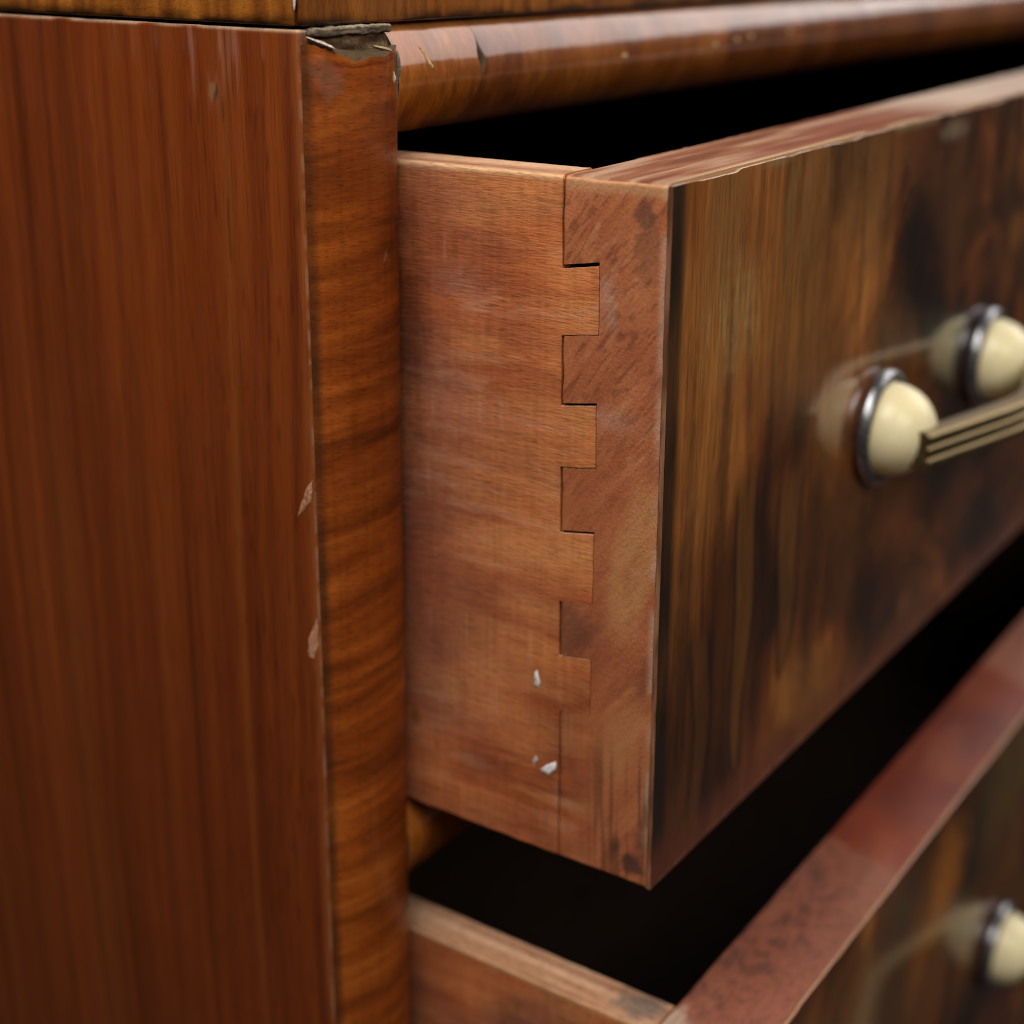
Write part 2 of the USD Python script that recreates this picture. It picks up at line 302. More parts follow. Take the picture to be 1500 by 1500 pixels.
def edge_tone(x, y, seed, red):
    """Top edge of a drawer front: streaked, dusty, with brighter lit parts painted in."""
    n = F3(x * 30, y * 330, seed, 4, 101)
    if red:
        c = ramp(F3(x * 40, y * 60, seed, 4, 102), (.3, (.125, .020, .007)), (.5, (.175, .028, .009)), (.7, (.22, .042, .012)))
        c = mixc(c, (.205, .072, .044), .76 * (1 - smooth(x - .32 * y + .004 * (F3(x * 150, y * 150, 0, 3, 109) - .5), .0955, .0985)))  # brighter sheen with its slanted edge, painted into the colour
        c = mixc(c, (.30, .14, .095), .5 * smooth(x - .55 * y, .219, .228))  # second bright reflection at the right end, also painted
        spot = smooth(F3(x * 430, y * 480, seed, 4, 103), .48, .61) * blob(x, y, .047, -.009, .042, .011, 0, .6, .6, 104)
        c = mixc(c, (.055, .026, .022), .58 * spot)
        c = mixc(c, (.36, .27, .21), .8 * blob(x, y, .004, -.001, .006, .006, .5, .6, .8, 105))
        c = mixc(c, (.34, .13, .08), .2 * smooth(F3(x * 25, y * 90, seed, 3, 106), .5, .7))
        c = mixc(c, (.40, .20, .10), .6 * (1 - smooth(y + .02527, .0004, .0014)))
        return c
    c = ramp(n, (.32, (.130, .042, .020)), (.46, (.205, .078, .040)), (.55, (.255, .125, .075)), (.68, (.33, .20, .135)))
    c = mixc(c, (.17, .050, .028), .80 * smooth(F3(x * 16, y * 190, seed + 3, 3, 107), .53, .60) * smooth(x, .01, .06))
    c = mixc(c, (.56, .45, .38), .75 * smooth(x, .125, .185))  # stronger light towards the right, painted as a paler tone
    c = mixc(c, (.48, .36, .20), .70 * (1 - smooth(y, .0015, .0035)) * smooth(N3(x * 60, 0, 0, 108), .25, .6))
    return c
def front_tone(x, z, seed=0):
    """Dark burl veneer with upright flames, a sheen and a reflection painted in."""
    w = (.005 + .016 * smooth(x, .06, .12)) * (F3(x * 36, z * 26, seed, 3, 111) - .5)
    u = x + w + .06 * (z + .07) * (F3(x * 12, z * 7, seed, 2, 112) - .5)
    n1, n2, n3 = F3(u * 130, z * 7, seed, 4, 113), F3(u * 620, z * 26, seed, 3, 114), F3(x * 24, z * 22, seed, 4, 115)
    big = F3(x * 24 + 1.1 * F3(x * 34, z * 26, seed + 1, 3, 123), z * 13 + .7 * F3(x * 30, z * 22, seed + 2, 3, 124), seed, 3, 115)
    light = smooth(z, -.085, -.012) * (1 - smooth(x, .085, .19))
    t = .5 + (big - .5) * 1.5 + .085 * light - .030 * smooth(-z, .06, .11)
    c = ramp(t, (.24, (.026, .0090, .0036)), (.37, (.078, .0220, .0054)), (.49, (.150, .0430, .0084)), (.60, (.225, .069, .0125)), (.76, (.32, .115, .024)))
    sw = 3.2 * F3(x * 20, z * 19, seed + 5, 3, 181); sv = 3.2 * F3(x * 20 + 9, z * 19 + 4, seed + 6, 3, 182)
    curl = F3(x * 70 + sw * 1.6, z * 34 + sv, seed + 7, 4, 183)
    far = smooth(x + .25 * (z + .07), .055, .105)
    c = c * np.clip(1 + 1.8 * (1 - .72 * far) * (n1 - .5) + 1.0 * (1 - .4 * far) * (n2 - .5) + 3.0 * far * (curl - .5), .25, 2.0)[..., None]
    c = mixc(c, (.21, .062, .014), .55 * far * smooth(F3(x * 34 + sw, z * 30 + sv, seed, 3, 184), .50, .64))
    c = mixc(c, (.030, .013, .008), .60 * far * smooth(F3(x * 30 + sv, z * 24 + sw, seed + 8, 3, 185), .53, .66))
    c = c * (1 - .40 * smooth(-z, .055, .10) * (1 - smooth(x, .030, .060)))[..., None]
    c = mixc(c, (.27, .125, .036), .74 * blob(x, z, .050, -.012, .045, .016, 0, .8, .4, 116) * smooth(F3(u * 200, z * 9, seed, 3, 117), .35, .6))  # tan figure with a broad golden sheen painted into it
    c = mixc(c, (.42, .245, .088), .82 * blob(x, z, .0270, -.0300, .0105, .0100, 0, .8, .5, 118) * smooth(F3(u * 900, z * 40, seed, 2, 119), .3, .65))  # soft highlight painted as a pale gold patch
    c = mixc(c, (.29, .115, .024), .5 * blob(x, z, .060, -.038, .020, .013, 0, .8, .4, 120))
    # drop shaped tongues with dark outlines
    def tongue(cx, z0, z1, half, col, k):
        nonlocal c
        tt = np.clip((z - z0) / (z1 - z0), 0, 1)                      # 0 at the upper end, 1 at the tip
        hw = half * np.sqrt(np.maximum(1 - tt ** 2.2, 0)) + 1e-5
        d = (abs(x - cx - .0012 * np.sin(z * 120 + k) + .0018 * (N3(x * 60, z * 40, k, 121) - .5)) - hw)
        on = smooth(z0 - z, -.004, .006) * smooth(z - z1, -.0030, .0005)
        c = mixc(c, (.013, .008, .005), .68 * on * np.exp(-(d / .0013) ** 2))
        c = mixc(c, col, .66 * on * smooth(-d, 0, .0012) * (.65 + .5 * F3(u * 500, z * 30, k, 2, 122)))
    tongue(.0385, -.066, -.140, .0050, (.185, .072, .015), 1)
    tongue(.0615, -.072, -.124, .0062, (.160, .066, .015), 2)
    tongue(.0195, -.095, -.160, .0040, (.120, .042, .010), 3)
    for cx, cz, rx, rz, an, a, k in ((.026, -.060, .0022, .026, 0, .65, 1), (.036, -.052, .0016, .020, .1, .45, 2), (.047, -.090, .0022, .030, 0, .6, 3), (.075, -.100, .0070, .030, 0, .6, 4),
                                     (.125, -.035, .0120, .020, -.3, .85, 5), (.106, -.026, .0022, .024, 0, .6, 6), (.150, -.055, .0100, .026, .3, .55, 7), (.115, -.125, .0120, .018, 0, .5, 8),
                                     (.0925, -.030, .0011, .028, .08, .6, 9), (.175, -.100, .012, .020, 0, .45, 10), (.0105, -.100, .0028, .050, 0, .55, 11), (.200, -.040, .010, .024, 0, .6, 12)):
        c = mixc(c, (.020, .010, .006), .76 * a * blob(x, z, cx, cz, rx, rz, an, .7, .45, 130 + k))
    for cx, cz, rx, rz, an, a, col, k in ((.095, -.092, .010, .020, .3, .5, (.21, .075, .016), 1), (.140, -.105, .014, .014, 0, .50, (.23, .068, .014), 2), (.185, -.118, .012, .012, 0, .5, (.20, .06, .022), 3),
                                          (.155, -.026, .010, .016, 0, .45, (.17, .062, .022), 4), (.098, -.018, .006, .018, 0, .5, (.27, .12, .035), 5), (.115, -.055, .010, .012, 0, .40, (.17, .07, .02), 6)):
        c = mixc(c, col, a * blob(x, z, cx, cz, rx, rz, an, .8, .4, 150 + k))
    # ebonised left margin; red reflection from below painted along the lower margin; rubbed upper arris
    c = mixc(c, (.014, .009, .006), .90 * (1 - smooth(x, .0035, .0068)) * (.75 + .35 * N3(x * 80, z * 60, 0, 160)))
    c = mixc(c, (.150, .034, .012), .65 * (1 - smooth(z + .150, .004, .014)))
    c = mixc(c, (.34, .23, .10), .70 * smooth(z, -.0022, -.0006) * smooth(N3(x * 70, 0, 0, 161), .25, .6) * smooth(x, .008, .02))
    c = mixc(c, (.36, .28, .19), .60 * blob(x, z, .150, -.0045, .009, .0022, 0, .6, .6, 162))
    return c
def front_low_tone(x, z):
    """Lower drawer: a rounder burl, with handle and floor reflections painted in."""
    c = front_tone(x + .31, z * .95 - .01, 7) * .85
    n = F3(x * 34, z * 34, 9, 4, 171)
    c = mixc(c, (.085, .028, .007), .6 * smooth(F3(x * 22, z * 22, 4, 3, 174), .40, .6))
    c = mixc(c, (.016, .009, .006), .7 * blob(x, z, .160, -.036, .014, .018, 0, .9, .6, 176))
    c = mixc(c, (.46, .145, .014), .92 * blob(x, z, .130, -.024, .013, .016, .2, .8, .5, 172))
    c = mixc(c, (.34, .11, .015), .6 * blob(x, z, .112, -.045, .010, .016, .2, .9, .5, 175))
    c = mixc(c, (.125, .085, .027), .75 * blob(x, z, .190, -.016, .028, .020, 0, .9, .6, 173))
    c = mixc(c, (.16, .055, .014), .7 * blob(x, z, .118, -.060, .040, .010, .3, .9, .6, 179))  # reflection of the handle bar, painted as a brown band
    c = mixc(c, (.060, .030, .026), .6 * blob(x, z, .088, -.028, .016, .022, 0, .9, .6, 180))  # lilac reflection of the floor, painted in
    c = mixc(c, (.016, .008, .006), .6 * blob(x, z, .172, -.095, .022, .014, 0, .9, .6, 177))
    c = mixc(c, (.110, .026, .010), .6 * blob(x, z, .190, -.135, .030, .020, 0, .9, .6, 178))
    return c

# ================================================================== the chest
CHEST = thing('chest_of_drawers', 'old reddish brown veneered chest with worn rounded mouldings around two pulled-out drawers', 'chest of drawers')
W, DEEP, LOW = .60, .42, -.42
XO, YF, ZT = -.0255, .0660, .0255          # outer side, front seam, underside of the top board
RISE = .0066                                # the rails run very slightly out of level

# side panel
Y = grid1((YF, .212, .0007), (.22, DEEP, .02), YF + .0003, YF + .001); Z = grid1((-.285, ZT - .0006, .0010), (LOW, -.285, .02), ZT - .0006, ZT - .0009, ZT - .0012, ZT - .0018, (ZT - .03, ZT - .0006, .0006)); X = np.array([XO, XO + .0004, XO + .001, -.004, -.0022])
v, f, n, p0, d = solid(X, Y, Z, radius=.0006)
c = panel_tone(p0[:, 1], p0[:, 2])
c = mixc(c, (.38, .25, .16), .65 * smooth(p0[:, 2], ZT - .0014, ZT - .0007) * smooth(N3(p0[:, 1] * 160, 0, 0, 7), .1, .5))
c = mixc(c, (.50, .36, .24), .5 * (d[:, 2] > .5))
SIDE = put(CHEST, 'side_panel', v, f, n, 'panel_lacquer', c)
v, f, n, p0, d = solid(np.array([W + .0022, W + .0255]), np.array([YF, DEEP]), np.array([LOW, ZT - .0006]))
put(CHEST, 'side_panel', v, f, n, 'panel_lacquer', np.tile((.15, .04, .012), (len(v), 1)))
# chips in the veneer along the front edge: bare paler wood
def chip(parent, name, ymap, pts, thick, mat, col, seed, label=None):
    """A small ragged flake, edge outline pts in the surface's own plane, lying proud by thick."""
    pts = np.array(pts, float); k = 4
    out = []
    for i in range(len(pts)):
        a, b = pts[i], pts[(i + 1) % len(pts)]
        for j in range(k):
            q = a + (b - a) * j / k; nrm = np.array([(b - a)[1], -(b - a)[0]]) / max(np.linalg.norm(b - a), 1e-9)
            out.append(q + nrm * (noise(np.array([q[0] * 3000, q[1] * 3000, seed]), seed) - .5) * .0005)
    out = np.array(out); cen = out.mean(0)
    rings = [out, cen + (out - cen) * .82, cen + (out - cen) * .4]
    hs = [-.0001, thick, thick * 1.1]
    P = np.stack([np.array([ymap(q, h * (.6 + .8 * noise(np.array([q[0] * 1500, q[1] * 1500, 3.0]), seed)) if h > 0 else h) for q in r]) for r, h in zip(rings, hs)])
    P = np.concatenate([P, P[:, :1]], 1)
    v, f, n = sheet(P)
    cap = flat(P[2][:-1], n.mean(0))
    nm = n.mean(0)
    want = ymap(cen, 1.0) - ymap(cen, 0.0)
    if nm @ want < 0: v, f, n = sheet(P, True)
    cap = flat(P[2][:-1], want / np.linalg.norm(want))
    v, f, n = join((v, f, n), cap)
    tone = np.array(col) * (.7 + .6 * noise(v * 1300, seed))[:, None]
    put(parent, name, v, f, n, mat, tone, label)
side_map = lambda q, h: np.array([XO - h, q[0], q[1]])
chip(SIDE, 'chip', side_map, [(.0664, -.0625), (.0668, -.0675), (.0682, -.0692), (.0712, -.0722), (.0702, -.0695), (.0684, -.0655)], .00012, 'rough_splinter', (.40, .19, .10), 1, 'upper pale chip where the veneer edge broke away')
chip(SIDE, 'chip', side_map, [(.0664, -.0935), (.0666, -.1005), (.0680, -.1045), (.0698, -.1040), (.0694, -.0995), (.0676, -.0960)], .00012, 'rough_splinter', (.42, .21, .12), 2, 'lower pale chip where the veneer edge broke away')

# front upright moulding: half round, cross-grained veneer, its top end broken short of the top board
def halfround(n=44, sag=.0056, width=.0250):
    r = (width ** 2 / 4 + sag ** 2) / (2 * sag); a = math.asin(width / 2 / r)
    t = np.linspace(-a, a, n)
    return r * np.sin(t) + width / 2, r * np.cos(t) - r * math.cos(a)
ss, bulge = halfround(46, .0050, .0248)
top_end = .0228
zz = grid1((-.285, top_end - .003, .0007), (top_end - .003, top_end, .0004), (LOW, -.285, .02))
S, Zg = np.meshgrid(np.linspace(0, 1, len(ss)), zz, indexing='ij')
lip = -.0030 * np.sin(np.pi * np.clip(S, 0, 1) ** .85) * smooth(S, .03, .3) + .0014 * (F3(S * 11, 0, 0, 3, 202) - .5) - .0012 * smooth(S, .75, 1.0)
Zd = Zg + smooth(Zg, top_end - .006, top_end) * lip
rough_ = .00025 * (F3(S * 8, Zg * 60, 0, 3, 201) - .5)
P = np.stack([XO + .00015 + ss[:, None] + 0 * Zg, YF - bulge[:, None] - rough_ - .0030 * S, Zd], -1)
# front-left seam groove and rubbed right edge
P[:, :, 1] += (.0012 * (1 - smooth(S, 0, .03)))
v, f, n = sheet(P)
tone = stile_tone(S, Zg).reshape(-1, 3)
back = np.array([[P[0, 0, 0], YF + .004], [P[-1, 0, 0], YF + .004]])
sides = []
for i, nx in ((0, -1), (-1, 1)):
    q = np.stack([P[i], np.stack([P[i][:, 0], np.full(len(zz), YF + .004), P[i][:, 2]], -1)])
    vv, ff, nn = sheet(q); 
    sides.append((vv, ff if nn[0, 0] * nx > 0 else ff[:, ::-1], np.tile((nx, 0, 0), (len(vv), 1)).astype(float)))
endc = flat(np.vstack([P[:, -1], [[P[-1, -1, 0], YF + .004, P[-1, -1, 2]], [P[0, -1, 0], YF + .004, P[0, -1, 2]]]]), (0, 0, 1))
va, fa, na = join((v, f, n), *sides, endc)
ta = np.vstack([tone] + [np.tile((.10, .045, .018), (len(s_[0]), 1)) for s_ in sides] + [np.array((.085, .055, .030)) * (.5 + fbm(endc[0] * 900, 3, 6))[:, None]])
POST = put(CHEST, 'upright_moulding', va, fa, na, 'moulding_lacquer', ta)
v, f, n, p0, d = solid(np.array([W + .0006, W + .0254]), np.array([YF - .004, YF + .003]), np.array([LOW, ZT - .001]), radius=.003)
put(CHEST, 'upright_moulding', v, f, n, 'moulding_lacquer', np.tile((.2, .075, .015), (len(v), 1)))
# bare core seen in the broken top of the moulding, with torn fibres and old glue
v, f, n, p0, d = solid(grid1((XO + .0045, -.0014, .0006)), grid1((YF - .0015, YF + .006, .0006)), grid1((.0165, ZT - .0003, .0006)), radius=.0009, warp=lambda p: (fbm(p * 420, 3, 9)[:, None] - .5) * np.array([.0006, .0022, .0004]))
put(CHEST, 'glue_block', v, f, n, 'rough_splinter', ramp(fbm(p0 * np.array([160, 500, 700]), 4, 10), (.33, (.045, .024, .011)), (.5, (.120, .070, .034)), (.68, (.26, .18, .10))), 'dark broken core with old glue above the upright moulding')
def sliver(parent, name, a, b, r0, mat, col, seed, label=None):
    a, b = np.array(a, float), np.array(b, float); d_ = (b - a) / np.linalg.norm(b - a)
    e1 = np.cross(d_, (0, 0, 1)); e1 /= np.linalg.norm(e1); e2 = np.cross(d_, e1)
    t = np.linspace(0, 1, 14); th = np.linspace(0, 2 * math.pi, 9)
    rad = r0 * (np.sin(np.pi * np.clip(t * .96 + .02, 0, 1)) ** .6) * (.7 + .6 * noise(np.stack([t * 7, 0 * t, 0 * t], 1), seed))
    cen = a + (b - a) * t[:, None] + e1 * (.6 * r0 * np.sin(t * 5 + seed))[:, None]
    P = cen[:, None] + rad[:, None, None] * (e1 * np.cos(th)[:, None] * 1.0 + e2 * np.sin(th)[:, None] * .45)[None]
    v, f, n = sheet(P, True)
    put(parent, name, v, f, n, mat, np.array(col) * (.6 + .8 * noise(v * 1500, seed))[:, None], label)
sliver(CHEST, 'splinter', (-.0248, .0648, .0238), (-.0200, .0622, .0216), .0010, 'rough_splinter', (.46, .37, .32), 3, 'pale torn flake at the outer corner')
sliver(CHEST, 'splinter', (-.0080, .0624, .0216), (-.0034, .0614, .0202), .0010, 'rough_splinter', (.34, .25, .15), 5)
v, f, n, p0, d = solid(grid1((-.0238, -.0010, .0006)), grid1((.0634, .0656, .0004)), grid1((.0238, .0254, .0003)), radius=.0004, warp=lambda p: np.stack([0 * p[:, 0], (fbm(p * 900, 3, 19) - .5) * .0009, (fbm(p * np.array([700, 300, 300]), 3, 18) - .5) * .0007 + np.maximum(p[:, 0] + .024, 0) * .008], 1))
put(CHEST, 'splinter', v, f, n, 'rough_splinter', ramp(fbm(p0 * np.array([150, 900, 1500]), 4, 20), (.35, (.075, .052, .032)), (.5, (.19, .145, .10)), (.65, (.33, .28, .21))), 'ragged grey strip under the top board')
sliver(CHEST, 'splinter', (-.0016, .0622, .0205), (-.0010, .0624, .0110), .0006, 'rough_splinter', (.20, .16, .12), 7)
sliver(CHEST, 'splinter', (-.0040, .0612, .0178), (-.0042, .0611, .0140), .0004, 'white_paint', (.62, .52, .36), 8)

# top board with veneered edges, the two bands meeting at the corner
v, f, n, p0, d = solid(np.array([XO + .001, W - XO - .001]), np.array([YF + .001, DEEP]), np.array([ZT + .0002, .056]))
TOP = put(CHEST, 'top_board', v, f, n, 'panel_lacquer', np.tile((.12, .04, .012), (len(v), 1)))
def band_tone(u, h, seed):
    n1, n2 = F3(u * 240, h * 22, seed, 4, 211), F3(u * 1100, h * 60, seed, 3, 212)
    c = ramp(.6 * n1 + .4 * n2, (.3, (.160, .047, .0075)), (.46, (.240, .074, .010)), (.56, (.29, .094, .0125)), (.7, (.35, .12, .018)))
    return c * (1 - .75 * (1 - smooth(h, .0002, .0030)) * (.35 + .9 * smooth(F3(u * 130, h * 300, seed, 3, 213), .35, .6)))[..., None]
X = np.array([XO, XO + .0004, XO + .001]); Y = grid1((YF + .0011, .21, .0007), (.22, DEEP, .02)); Z = grid1((ZT + .0001, .036, .0006), ZT + .0004, .045, .056)
v, f, n, p0, d = solid(X, Y, Z, radius=.0006)
put(TOP, 'edge_band', v, f, n, 'moulding_lacquer', band_tone(p0[:, 1], p0[:, 2] - ZT, 1))
X = grid1((XO + .0006, .50, .0008), (.51, W - XO, .02)); Y = np.array([YF - .0002, YF + .0002, YF + .001]); Z = grid1((ZT + .0001, .036, .0006), ZT + .0004, .045, .056)
v, f, n, p0, d = solid(X, Y, Z, radius=.0006, warp=lambda p: np.stack([0 * p[:, 0], 0 * p[:, 0], np.maximum(p[:, 0], 0) * RISE], 1))
put(TOP, 'edge_band', v, f, n, 'rail_lacquer', band_tone(p0[:, 0], p0[:, 2] - ZT, 2))
sliver(TOP, 'splinter', (XO - .0002, YF + .0006, .0285), (XO + .0002, YF + .0002, .0345), .0007, 'white_paint', (.52, .47, .42), 9)

# rails: half-round mouldings on a core; the upper one is veneered in two pieces with a chipped joint
def rail(name, ztop, zbot, x0, tone_of, joint):
    s_, b_ = halfround(44, .0056, ztop - zbot)
    xs = grid1((x0, .36, .0007), (.37, W - x0, .01))
    core = solid(np.array([x0, W - x0]), np.array([YF + .0026, YF + .05]), np.array([zbot + .0012, ztop - .0012]), warp=lambda p: np.stack([0 * p[:, 0], 0 * p[:, 0], p[:, 0] * RISE], 1))[:3]
    i_, j_ = np.meshgrid(np.linspace(0, 1, 24), np.linspace(0, 1, 80), indexing='ij')
    ci = np.linspace(x0 + .0002, .06, 80)
    cs, cb = halfround(24, .0056, ztop - zbot)
    Pc = np.stack([ci[None] + 0 * cs[:, None], YF + .0025 - cb[:, None] * .95 + .0004 + .0003 * (F3(ci[None] * 300, i_ * 9, 0, 3, 231) - .5), ztop - cs[:, None] + ci[None] * RISE], -1)
    cv = sheet(Pc)
    if cv[2][:, 1].mean() > 0: cv = sheet(Pc, True)
    core = join(core, cv)
    R = put(CHEST, name, *core, 'rough_splinter', np.array((.085, .060, .040)) * (.5 + fbm(core[0] * 400, 3, 12))[:, None])
    def piece(xa, xb, red, cut_l=None, cut_r=None):
        t = np.linspace(0, 1, max(12, int((min(xb, .36) - xa) / .0006))); xx = lerp(xa, min(xb, .36), t)
        if xb > .36: xx = np.concatenate([xx, np.linspace(.37, xb, 14)]);
        T = (xx - xa) / (xb - xa)
        s = np.linspace(0, 1, len(s_)); S, Tg = np.meshgrid(s, T, indexing='ij')
        xl = xa + (cut_l(s) if cut_l else 0 * s); xr = xb + (cut_r(s) if cut_r else 0 * s)
        Xg = xl[:, None] + (xr - xl)[:, None] * Tg
        P = np.stack([Xg, YF + .0022 - b_[:, None] + .00012 * (F3(Xg * 70, S * 6, 0, 3, 221) - .5), ztop - s_[:, None] + Xg * RISE], -1)
        v, f, n = sheet(P)
        fl = n[:, 1].mean() > 0
        v, f, n = sheet(P, fl)
        Q = P + np.array([0, .0009, 0])
        inner = sheet(Q, not fl)
        ends = []
        for k, nx in ((0, -1.0), (-1, 1.0)):
            e = sheet(np.stack([P[:, k], Q[:, k]])); 
            ends.append((e[0], e[1] if e[2][:, 0].mean() * nx > 0 else e[1][:, ::-1], np.tile((nx, 0, 0), (len(e[0]), 1))))
        va, fa, na = join((v, f, n), inner, *ends)
        c = tone_of(Xg, S, red).reshape(-1, 3)
        return put(R, 'veneer_strip', va, fa, na, 'rail_lacquer', np.vstack([c, c * .5] + [np.tile((.16, .10, .06), (len(e[0]), 1)) for e in ends]))
    if joint:
        chipc = lambda s: .0003 * np.sin(s * 40) - .0016 * np.exp(-((s - .44) / .07) ** 2)
        curve = lambda s: .0010 - .0045 * smooth(s, .5, 1.0)
        piece(x0, joint, False, None, lambda s: curve(s) - .0012 * np.exp(-((s - .36) / .09) ** 2))
        piece(joint + .00012, W - x0, True, lambda s: curve(s) + .0014 * np.exp(-((s - .40) / .085) ** 2))
    else: piece(x0, W - x0, False)
    return R
RAIL = rail('rail_moulding', ZT + .0005 - .0005, .0038, -.0002, rail_tone, .0270)
rail('rail_moulding', -.1500, -.1752, -.0002, rail_tone, None)
rail('rail_moulding', -.378, -.402, -.0002, rail_tone, None)
# one pale gouge in the rail's lacquer; small pale flakes painted as glints further along
def on_rail(x, s, ztop=ZT, zbot=.0038):
    wd = ztop - zbot; sag = .0056; r = (wd ** 2 / 4 + sag ** 2) / (2 * sag); a = math.asin(wd / 2 / r); t = (s * 2 - 1) * a
    return np.array([x, YF + .0022 - (r * math.cos(t) - r * math.cos(a)), ztop - s * wd + x * RISE])
def rail_map(q, h):
    p = on_rail(q[0], q[1] / .0217); p2 = on_rail(q[0], min(q[1] / .0217 + .01, 1)); t = p2 - p; nr = np.array([0, t[2], -t[1]]); nr /= np.linalg.norm(nr)
    if nr[1] > 0: nr = -nr
    return p + nr * h
chip(RAIL, 'scratch_glint', rail_map, [(.0070, .0036), (.0085, .0050), (.0098, .0066), (.0110, .0092), (.0097, .0088), (.0088, .0068)], .00038, 'rough_splinter', (.52, .36, .17), 5, 'pale gouge near the left end')
for k, (x_, s_) in enumerate(((.1335, .0105), (.1460, .0098), (.1545, .0093), (.1800, .0090), (.0860, .0108))):
    chip(RAIL, 'scratch_glint', rail_map, [(x_, s_), (x_ + .0012, s_ - .0006), (x_ + .0026, s_ - .0002), (x_ + .0016, s_ + .0008)], .0002, 'white_paint', (.62, .44, .20), 10 + k)

# the unseen body: back, dust boards, floor
inn = lambda v, k=1.0: np.array([.030, .015, .008]) * k * (.5 + fbm(v * 60, 3, 15))[:, None]  # inside wood made very dark, so its shade is put into the colour
for name, a, b in (('back_panel', (XO + .002, DEEP + .0005, LOW), (W - XO - .002, DEEP + .012, .0254)), ('dust_board', (.0005, YF + .052, -.172), (W - .0005, DEEP - .001, -.160)), ('bottom_board', (.0005, YF + .052, -.401), (W - .0005, DEEP - .001, -.385))):
    v, f, n, p0, d = solid(np.linspace(a[0], b[0], 12), np.linspace(a[1], b[1], 8), np.linspace(a[2], b[2], 6), radius=.001)
    put(CHEST, name, v, f, n, 'inner_wood', inn(v))

# ================================================================== the drawers
RC = np.array([[0.99993, 7e-05, 0.011813], [6.9e-05, 0.99993, -0.0118], [-0.011813, 0.0118, 0.999861]])   # the pulled-out drawers tilt a little in the case
TILT = Gf.Matrix4d(*RC[0], 0, *RC[1], 0, *RC[2], 0, 0, 0, 0, 1)
TF, TS, LEN = .0236, .0109, .33
wob = lambda a, seed: (noise(np.stack([a[:, 1] * 260, a[:, 2] * 260, a[:, 0] * 0], 1), seed) - .5)
def drawer(label, y0, z0, H, tails, upper):
    D = thing('drawer', label, 'drawer', 'drawers of the chest', TILT)
    seed = 0 if upper else 5
    # each tail: (top, bottom, end, gap above, gap below)
    zl = grid1((-H, 0, .00035 if upper else .0008), -.0002, -.0005, -.0009, -.0014, -H + .0002, -H + .0005, -H + .0009)
    cuts = sorted({round(q, 6) for t in tails for q in (t[0], t[1], t[0] + t[3], t[1] - t[4])})
    zl = grid1(*[q for q in zl if min([abs(q - k) for k in cuts] or [1]) > .00012], *cuts)
    ends = sorted({round(t[2], 6) for t in tails}); eg = sorted({round(t[2] - .00018, 6) for t in tails})
    root_f, root_s = TF, TF + .0002
    def yline(base, keep): return grid1(*[q for q in base if min(abs(q - k) for k in keep) > .00012], *keep)
    zc, = [(zl[1:] + zl[:-1]) / 2]
    # side board with tails
    yl = yline(grid1((.0150, .072, .0005), (.074, .12, .004), (.13, LEN, .02)), ends + [root_s])
    yl = yl[yl >= min(ends) - 1e-9] if ends else yl[yl >= root_s - 1e-9]
    yc = (yl[1:] + yl[:-1]) / 2
    m2 = yc[:, None] > root_s - 1e-6 + 0 * zc[None]
    for t in tails: m2 |= (yc[:, None] > t[2] - 1e-7) & (zc[None] < t[0] + 1e-7) & (zc[None] > t[1] - 1e-7)
    X = grid1((0, TS, .002), .0002, .0005, .0009, TS, TS - .0003, TS - .0008)
    def joggle(p): 
        k = smooth(.027 - p[:, 1], 0, .002) * .00016
        zz_ = -p[:, 2] * (.150 / H)
        tilt = .16 * np.clip(TF - .0041 - p[:, 1], -.0041, .0041) * smooth(zz_, .006, .014) * (1 - smooth(zz_, .120, .140)) * (1 - smooth(p[:, 1], TF + .001, TF + .008)) * smooth(p[:, 1], .004, .012)
        return np.stack([(fbm(p * np.array([0, 60, 90]), 3, 301) - .5) * .00022, wob(p, 302) * k, wob(p, 303) * k + tilt], 1)
    v, f, n, p0, d = solid(X, yl, zl, np.broadcast_to(m2[None], (len(X) - 1, *m2.shape)), radius=.0007, lo=(0, -1, -H), hi=(TS, LEN, 0), warp=lambda p: joggle(p) - np.array([0, .00017, 0]) * ((abs(p[:, 1] - root_s) < 2e-5) & (p[:, 2] < tails[-1][1] - 1e-5))[:, None])
    c = side_tone(p0[:, 1], p0[:, 2], seed)
    topf = d[:, 2] > .5
    ct = ramp(F3(p0[:, 1] * 20, p0[:, 0] * 600, seed, 4, 311), (.3, (.24, .105, .058)), (.5, (.36, .185, .105)), (.7, (.48, .29, .18)))
    if not upper: ct = mixc(ct, (.10, .085, .07), .8 * blob(p0[:, 1], p0[:, 0], .030, .007, .006, .005, 0, .6, .6, 312))
    c = np.where(topf[:, None], ct, c)
    c = mixc(c, (.60, .40, .22), .65 * smooth(p0[:, 2], -.0016, -.0004) * (d[:, 0] < -.5))
    c = np.where((d[:, 0] > .5)[:, None], inn(p0, 1.3), c)
    v = v + (0, y0, z0)
    SB = put(D, 'side_board', v, f, n, 'drawer_side_wood', c)
    # front board with sockets
    xl = grid1((0, .24, .0013), (.25, W - .003, .01), .0002, .0005, .0009, TS, W - .003)
    yl = yline(grid1((.0011, TF, .00035), TF - .0003, .0013, .0016), [q for q in eg] + [TF])
    yc, xc = (yl[1:] + yl[:-1]) / 2, (xl[1:] + xl[:-1]) / 2
    m2 = np.zeros((len(yc), len(zc)), bool)
    for t in tails: m2 |= (yc[:, None] > t[2] - .00018 - 1e-7) & (zc[None] < t[0] + t[3] + 1e-7) & (zc[None] > t[1] - t[4] - 1e-7)
    m3 = ~((xc < TS)[:, None, None] & m2[None])
    v, f, n, p0, d = solid(xl, yl, zl, m3, radius=.0008, lo=(0, .0011 - .002, -H), hi=(W - .003, TF, 0), warp=joggle)
    c = end_tone(p0[:, 1], p0[:, 2], seed)
